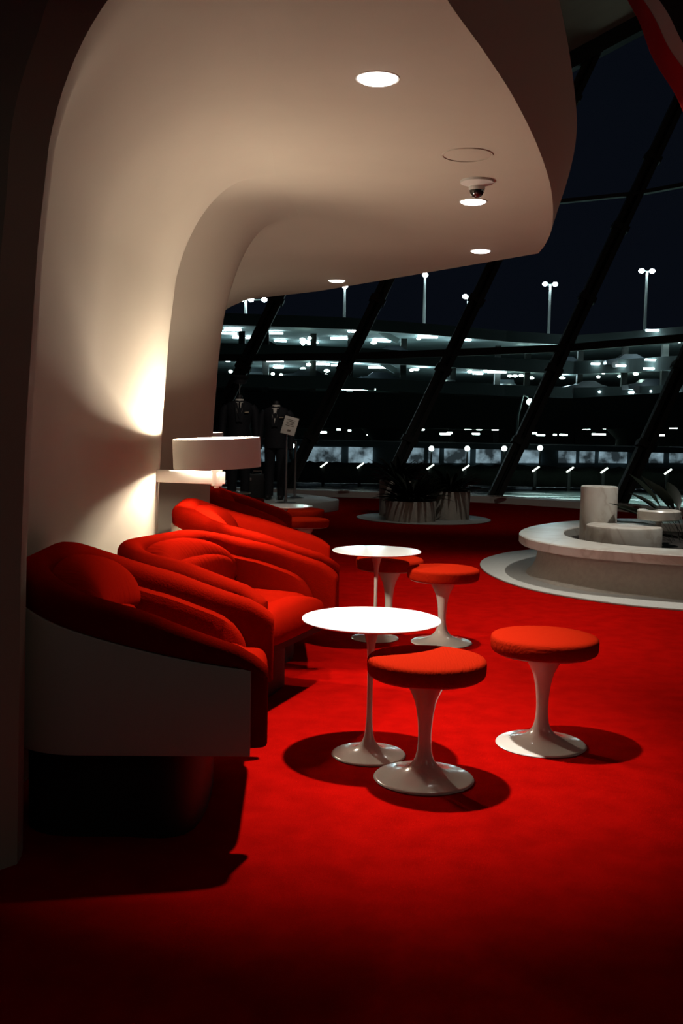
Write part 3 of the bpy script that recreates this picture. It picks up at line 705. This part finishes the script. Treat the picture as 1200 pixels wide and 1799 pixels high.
bm = B(); tube(bm, [(-.10, 0, .06), (.10, -.1, -.14)], [.085, .10], 20); obj('spotlight_head', bm, M['shirt'], t_)
bm = B(); tube(bm, [(0, 0, -.02), (.02, .25, .5)], .03, 10); obj('arm', bm, M['black_steel'], t_)

# ------------------------------------------------------------------ outdoors: ground, hedge, storefronts, viaduct, garage
GZ = -.80
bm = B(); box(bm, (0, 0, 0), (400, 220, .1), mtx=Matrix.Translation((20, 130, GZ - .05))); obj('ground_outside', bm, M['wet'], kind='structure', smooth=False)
def night(o, kind=None): return o
# hedge
def hedge(label, x0, x1, y):
    bm = B(); rows = []
    n_ = int((x1 - x0)/.25)
    for i in range(n_ + 1):
        x = x0 + (x1 - x0)*i/n_; r_ = []
        for k_ in range(11):
            a = PI*k_/10; rr = 1 + random.uniform(-.10, .10)
            r_.append((x + random.uniform(-.05, .05), y - math.cos(a)*.5*rr, GZ + .05 + .72*(math.sin(a)**.4)*rr))
        rows.append(r_)
    loft(bm, rows, closed=False); return tag(obj('hedge', bm, M['hedge']), label, 'hedge')
hedge('long dark clipped hedge beyond the wet road outside', -12, 20, 38)
def bollard(px, py, lab):
    p = G(px, py, 36.3); t_ = thing('bollard_light', lab, 'bollard light', (p.x, p.y, GZ), 0, 'slanted bollard lights along the road')
    bm = B(); box(bm, (0, 0, .36), (.12, .12, .72), bev=.01); obj('post', bm, M['black_steel'], t_)
    bm = B(); bar(bm, (-.10, -.07, .66), (.14, -.07, .84), .05, .06, up=(0, 1, 0)); obj('light_head', bm, M['bollard_on'], t_, label='glowing slanted head')
for i, px in enumerate((568, 632, 755, 817, 940, 1000, 1060, 1172)):
    bollard(px, 820, ('slanted glowing bollard light just right of the sign stand', 'slanted bollard light, second counting from the sign stand', 'slanted bollard light above the plants of the grey planters', 'slanted bollard light right of the grey planters, before a mullion', 'slanted bollard light midway between planters and marble drum', 'slanted bollard light left of the tall marble drum', 'slanted bollard light directly above the tall marble drum', 'slanted bollard light at the far right near the paddle leaves')[i])
# globe lamps
for i, (px, py) in enumerate(((513, 783), (758, 788), (821, 788), (886, 788), (949, 787))):
    p = G(px, py, 50); t_ = thing('globe_lamp', ('greenish globe lamp seen beside the notice card', 'globe street lamp left of its three neighbours before the storefronts', 'globe street lamp second in the row before the storefronts', 'globe street lamp third in the row, beside the raking mullion', 'globe street lamp at the right end of the row')[i], 'lamp', (p.x, p.y, GZ), 0, 'globe lamps before the storefronts')
    h = p.z - GZ
    bm = B(); lathe(bm, [(.10, 0), (.06, .1), (.04, .2), (.035, h - .1)], 16); obj('pole', bm, M['black_steel'], t_)
    bm = B(); superell(bm, (0, 0, h), (.13, .13, .13), 1, 1, 20, 12); obj('globe', bm, M['globe_on'], t_, label='glowing globe')
# storefronts (lit rooms) in a low terminal building
t_ = thing('terminal_building', 'low dark building with lit shop windows beyond the hedge', 'building', (0, 60, GZ))
bm = B(); box(bm, (8, 1.6, .55), (62, 3, 1.1)); obj('wall', bm, M['facade'], t_, smooth=False)
bm = B(); box(bm, (8, .9, 1.20), (64, 5.0, .32)); obj('canopy', bm, M['facade'], t_, smooth=False)
def pane(x0, x1, y0=786, y1=813):
    a = G(x0, y1, 59.98); b_ = G(x1, y0, 59.98)
    bm = B(); box(bm, ((a.x + b_.x)/2, 59.98 - 60 , (a.z + b_.z)/2 - GZ), (b_.x - a.x, .12, b_.z - a.z)); w_ = obj('window', bm, M['store_on'], t_, smooth=False, label='lit shop window')
    n_ = random.randint(1, 3)
    for q in range(n_):
        u = a.x + (b_.x - a.x)*random.uniform(.15, .85); ww = random.uniform(.12, .5)
        bm = B(); box(bm, (u, -.02, (a.z + b_.z)/2 - GZ - random.uniform(0, .25)), (ww, .1, (b_.z - a.z)*random.uniform(.5, .95))); obj('silhouette', bm, M['facade'], w_, smooth=False)
for x0, x1 in ((395, 412), (455, 500), (524, 600), (612, 655), (712, 745), (752, 772), (780, 826), (836, 880), (908, 950), (981, 1012), (1018, 1045), (1052, 1102), (1140, 1166), (1176, 1230)): pane(x0, x1)
# viaduct
t_ = thing('road_viaduct', 'dark elevated roadway running across below the parking garage', 'viaduct', (0, 70, GZ))
bm = B(); a = G(200, 748, 70); zt = G(600, 690, 70).z; zb = G(600, 748, 70).z
rings = []
for px, yt, yb in ((200, 692, 752), (400, 690, 752), (600, 688, 752), (800, 694, 754), (900, 700, 755), (1000, 700, 755), (1100, 694, 753), (1300, 684, 750)):
    A1 = G(px, yt, 70); A2 = G(px, yb, 70)
    rings.append([(A1.x, 0, A1.z - GZ), (A1.x, 0, A2.z - GZ), (A1.x, 7, A2.z - GZ), (A1.x, 7, A1.z - GZ - .8), (A1.x, .3, A1.z - GZ - .8), (A1.x, .3, A1.z - GZ)])
loft(bm, rings); obj('roadway', bm, M['viaduct'], t_, smooth=False)
for i, px in enumerate((682, 1125, 360, 1290)):
    p = G(px, 752, 71); bm = B(); lathe(bm, [(1.25, 0), (1.1, .3), (1.1, p.z - GZ - .8), (2.0, p.z - GZ + .1)], 24, c=(p.x, 3.0, 0)); obj('pier', bm, M['viaduct'], t_)
# garage decks along a curved front
FRONT = [(250, 88), (400, 88.5), (600, 90), (750, 94), (880, 99), (1000, 102), (1100, 97), (1200, 91), (1330, 84)]
def zz(py, d, px): return G(px, py, d).z
t_ = thing('parking_garage', 'multi-storey parking garage glowing with white tube lights outside', 'parking garage', (0, 90, GZ))
Z_DECK = [(10.9, 9.95), (8.35, 7.15), (5.75, 4.75), (3.1, 2.3)]      # parapet top, slab underside
for zt, zb in Z_DECK:
    bm = B(); rings = []
    for px, d in FRONT:
        x = (px - 600)/1799*d; y = d - 90
        rings.append([(x, y + .3, zb - GZ), (x, y + .3, zb + .35 - GZ), (x*1.3, y + 30, zb + .35 - GZ), (x*1.3, y + 30, zb - GZ)])
    loft(bm, rings); obj('deck', bm, M['garage'], t_, smooth=False)
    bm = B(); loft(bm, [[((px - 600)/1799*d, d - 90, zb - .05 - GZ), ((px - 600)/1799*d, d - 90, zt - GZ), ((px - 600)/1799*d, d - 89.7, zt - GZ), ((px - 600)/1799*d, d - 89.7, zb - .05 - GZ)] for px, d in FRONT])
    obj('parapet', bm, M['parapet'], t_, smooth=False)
bm = B(); loft(bm, [[((px - 600)/1799*d*1.3, d - 90 + 29.5, 0), ((px - 600)/1799*d*1.3, d - 90 + 29.5, 10 - GZ)] for px, d in FRONT], closed=False); obj('rear_wall', bm, M['garage'], t_, smooth=False)
for px in (330, 420, 462, 545, 610, 703, 790, 868, 920, 1012, 1090, 1160, 1240):
    d = interp(FRONT, px) + 1.2; x = (px - 600)/1799*d
    bm = B(); box(bm, (x, d - 90 + .5, 5 - GZ/2), (.55, .55, 9.9)); obj('column', bm, M['black_steel'], t_, smooth=False)
for (p0, p1) in (((660, 578), (700, 600)), ((662, 632), (695, 652))):
    a = G(*p0, 94); b_ = G(*p1, 94); bm = B(); bar(bm, (a.x, 4, a.z - GZ), (b_.x, 4, b_.z - GZ), .5, .5); obj('brace', bm, M['garage'], t_, smooth=False)
def crop3(l): return [(370 + x/2.79, 440 + y/2.79) for x, y in l]
def crop4(l): return [(780 + x/2.857, 440 + y/2.857) for x, y in l]
up = crop3([(115, 395), (95, 410), (160, 432), (318, 410), (345, 448), (485, 455), (635, 436), (722, 402), (835, 448), (903, 385), (1060, 397), (1060, 430), (1120, 395)]) + crop4([(122, 422), (90, 453), (305, 440), (630, 475), (545, 495), (1080, 408), (1085, 462)])
lo_ = crop3([(120, 530), (165, 560), (318, 545), (335, 575), (535, 560), (640, 565), (720, 541), (820, 576), (900, 535), (1045, 562), (1100, 545)]) + crop4([(150, 565), (300, 577), (430, 605), (490, 590), (620, 600), (800, 573), (925, 582), (1070, 553), (1065, 597), (260, 613), (165, 620)])
ns = 0
def tubelight(px, py, zc, ln, back=0):
    """a tube under the deck at height zc: its distance follows from where it hangs"""
    r = ray(px, py)
    dd = (zc - EYE)/r.z if r.z > .01 else 999
    fd = interp(FRONT, px)
    dd = max(fd + .8, min(fd + 24, dd))
    x = r.x*dd; z = EYE + r.z*dd
    bm = B(); box(bm, (x, dd - 90, z - GZ), (ln, .22, .16), rz=.04*((px - 850)/400), bev=.03)
    obj('tube_light', bm, M['tube_on'], t_, label='glowing tube light')
    return x, dd, z
k_ = 0
for px, py in up:
    x, y, z = tubelight(px, py, 9.75, random.choice((1.2, 1.5, 1.8)) + (1.3 if px > 900 else 0)); k_ += 1
    if k_ % 3 == 0:
        l = bpy.data.lights.new('garage_glow', 'POINT'); l.energy = 280; l.color = (.66, .9, 1); l.shadow_soft_size = .4
        o = bpy.data.objects.new('garage_glow', l); C.objects.link(o); o.location = (x, y + 2, z - .5)
for px, py in lo_:
    x, y, z = tubelight(px, py, 6.95, random.choice((1.0, 1.5, 1.8)) + (1.3 if px > 900 else 0)); k_ += 1
    if k_ % 3 == 0:
        l = bpy.data.lights.new('garage_glow', 'POINT'); l.energy = 280; l.color = (.66, .9, 1); l.shadow_soft_size = .4
        o = bpy.data.objects.new('garage_glow', l); C.objects.link(o); o.location = (x, y + 2, z - .5)
for px, py, ln in ((628, 684, 3.2), (687, 683, 1.6), (727, 685, 1.6), (1063, 689, 1.6), (1118, 690, 1.8), (1150, 688, 1.2), (1196, 689, 1.8)):
    tubelight(px, py, 4.6, ln)
for px, ln in ((430, .5), (452, .8), (478, .4), (566, .9), (595, .4), (614, .3), (650, .6), (742, .4), (782, 1.0), (790, .5), (822, .6), (836, .7), (842, .5), (870, .6), (935, .9), (950, .8), (975, .3), (990, .7), (1030, .7), (1052, 1.3), (1062, .7), (1095, .8), (1160, .8), (1183, .7)):
    d = 76.5 + random.uniform(0, 4); p = G(px, random.uniform(751, 765), d); bm = B(); box(bm, (p.x, d - 90, p.z - GZ), (ln*.8, .2, .13), bev=.03)
    obj('low_light', bm, M['globe_on'], t_, label='glowing low light')
sml = crop3([(453, 458), (485, 455), (485, 430), (450, 435), (685, 437), (800, 452), (1020, 432), (98, 593), (85, 540), (305, 605), (345, 610), (453, 580), (480, 560), (565, 610), (570, 590), (640, 595), (680, 567), (985, 587), (1008, 583), (1150, 595)])
sml += crop4([(10, 608), (130, 608), (210, 606), (330, 630), (357, 630), (388, 628), (440, 640), (594, 640), (553, 648), (775, 635), (800, 615), (885, 632), (963, 620), (387, 490), (435, 500), (630, 503), (970, 470), (1130, 460)])
for px, py in sml:
    d = interp(FRONT, px) + random.uniform(1.2, 3); p = G(px, py, d); bm = B(); superell(bm, (p.x, d - 90, p.z - GZ), (random.uniform(.14, .30), .1, .13), 1, 1, 10, 6)
    obj('low_light', bm, M['globe_on'], t_, label='glowing low light')
# parked cars on the decks and at grade
def make_car(label):
    c_ = thing('parked_car', label, 'car')
    bm = B(); P = [(-2.1, .35), (-2.15, .75), (-1.6, .92), (-.9, 1.0), (-.45, 1.38), (.75, 1.42), (1.5, 1.02), (2.05, .92), (2.15, .5), (2.1, .3)]
    loft(bm, [[(x, y, z*(1 if abs(y) < .8 else .97)) for x, z in P] for y in (-.86, -.8, .8, .86)]); obj('car_body', bm, mat('car_paint', (.02, .025, .03), .35), c_, smooth=False)
    for sx in (-1.3, 1.3):
        for sy in (-.8, .8):
            bm = B(); tube(bm, [(sx, sy - .1, .33), (sx, sy + .1, .33)], .33, 16); obj('wheel', bm, M['dark'], c_)
    return c_
cars = [(-7.5, 92, 8.35), (4.2, 95, 8.1), (12.0, 100, 8.0), (22, 104, 8.0), (27, 99, 8.0), (-8.0, 92, 5.25), (-3.5, 92, 5.25), (3.0, 95, 5.25), (9.5, 98, 5.25), (16, 103, 5.25), (24, 103, 5.25), (28.5, 97, 5.25)]
cl = ['car silhouette on the upper lit deck above the left uniform', 'car on the upper lit deck left of the middle mullion', 'car on the upper lit deck near the ceiling corner', 'car on the upper lit deck under the double street lamp', 'car on the upper lit deck at the right near the tube lights', 'car on the lower lit deck above the left uniform', 'car on the lower lit deck above the right uniform', 'car on the lower lit deck left of the middle mullion', 'car on the lower lit deck above the grey planters', 'car on the lower lit deck behind the long raking mullion', 'car on the lower lit deck left of the rightmost mullion', 'car on the lower lit deck at the right picture edge']
c0 = None
for (x, y, z), lab in zip(cars, cl):
    z -= .0
    zf = 7.51 if z > 7 else 5.11
    if c0 is None: c0 = make_car(lab); c0.location = (x, y, zf); c0['group'] = 'cars parked in the garage'
    else: dup(c0, (x, y, zf), random.choice((0, PI/2, .1)), lab, 'cars parked in the garage')
# street lamps
def street_lamp(px, ytop, ybot, d, heads, lab, e_=None):
    d = d + 9; a = G(px, ytop, d); b_ = Vector((a.x, a.y, 10.3)); t2 = thing('street_lamp', lab, 'street lamp', (a.x, a.y, b_.z), 0, 'tall street lamps beyond the garage roof')
    h = a.z - b_.z
    bm = B(); lathe(bm, [(.17, 0), (.11, h)], 12); obj('pole', bm, mat('lamp_pole', (.5, .55, .55), .5), t2)
    if heads:
        for dx in heads:
            bm = B(); superell(bm, (dx, 0, h + .05), (.28, .26, .22), 1, 1, 16, 10); obj('lamp_head', bm, M['street_on'], t2, label='glowing lamp head')
            bm = B(); bar(bm, (0, 0, h), (dx, 0, h + .05), .1, .1); obj('arm', bm, M['garage'], t2)
        l = bpy.data.lights.new('street_light', 'POINT'); l.energy = 60; l.color = (.8, .97, 1); l.shadow_soft_size = .4
        o = bpy.data.objects.new('street_light', l); C.objects.link(o); o.location = (a.x, a.y - .8, a.z - .2)
street_lamp(967, 500, 572, 99, (-.55, .5), 'tall double-headed street lamp right of the ceiling corner')
street_lamp(1137, 477, 565, 94, (-.55, .5), 'tall double-headed street lamp farther right, highest in the view')
street_lamp(747, 484, 560, 93, (0,), 'tall thin street lamp under the ceiling edge, middle of the window')
street_lamp(606, 504, 560, 92, (0,), 'tall thin street lamp under the leftmost downlight')
street_lamp(823, 522, 562, 93, (-.3,), 'short-looking street lamp beside the mullion below the ceiling')
street_lamp(432, 527, 580, 92, (-.4, .5, 1.8), 'cluster-headed street lamp next to the wall edge')
p0 = G(908, 706, 58); h = p0.z - GZ
t2 = thing('road_lamp', 'curved-arm road lamp glowing in front of the viaduct', 'street lamp', (p0.x, p0.y, GZ))
bm = B(); tube(bm, [(0, 0, 0), (.1, 0, h*.8), (.35, 0, h + .4)], [.1, .07, .05], 10); obj('pole', bm, M['garage'], t2)
p1 = G(931, 706, 58); bm = B(); superell(bm, (p1.x - p0.x, 0, p1.z - GZ), (.2, .2, .17), 1, 1, 16, 10); obj('lamp_head', bm, M['globe_on'], t2, label='glowing lamp head')
bm = B(); tube(bm, [(.35, 0, h + .4), (.6, 0, h + .3), (p1.x - p0.x, 0, p1.z - GZ)], .04, 8); obj('arm', bm, M['garage'], t2)
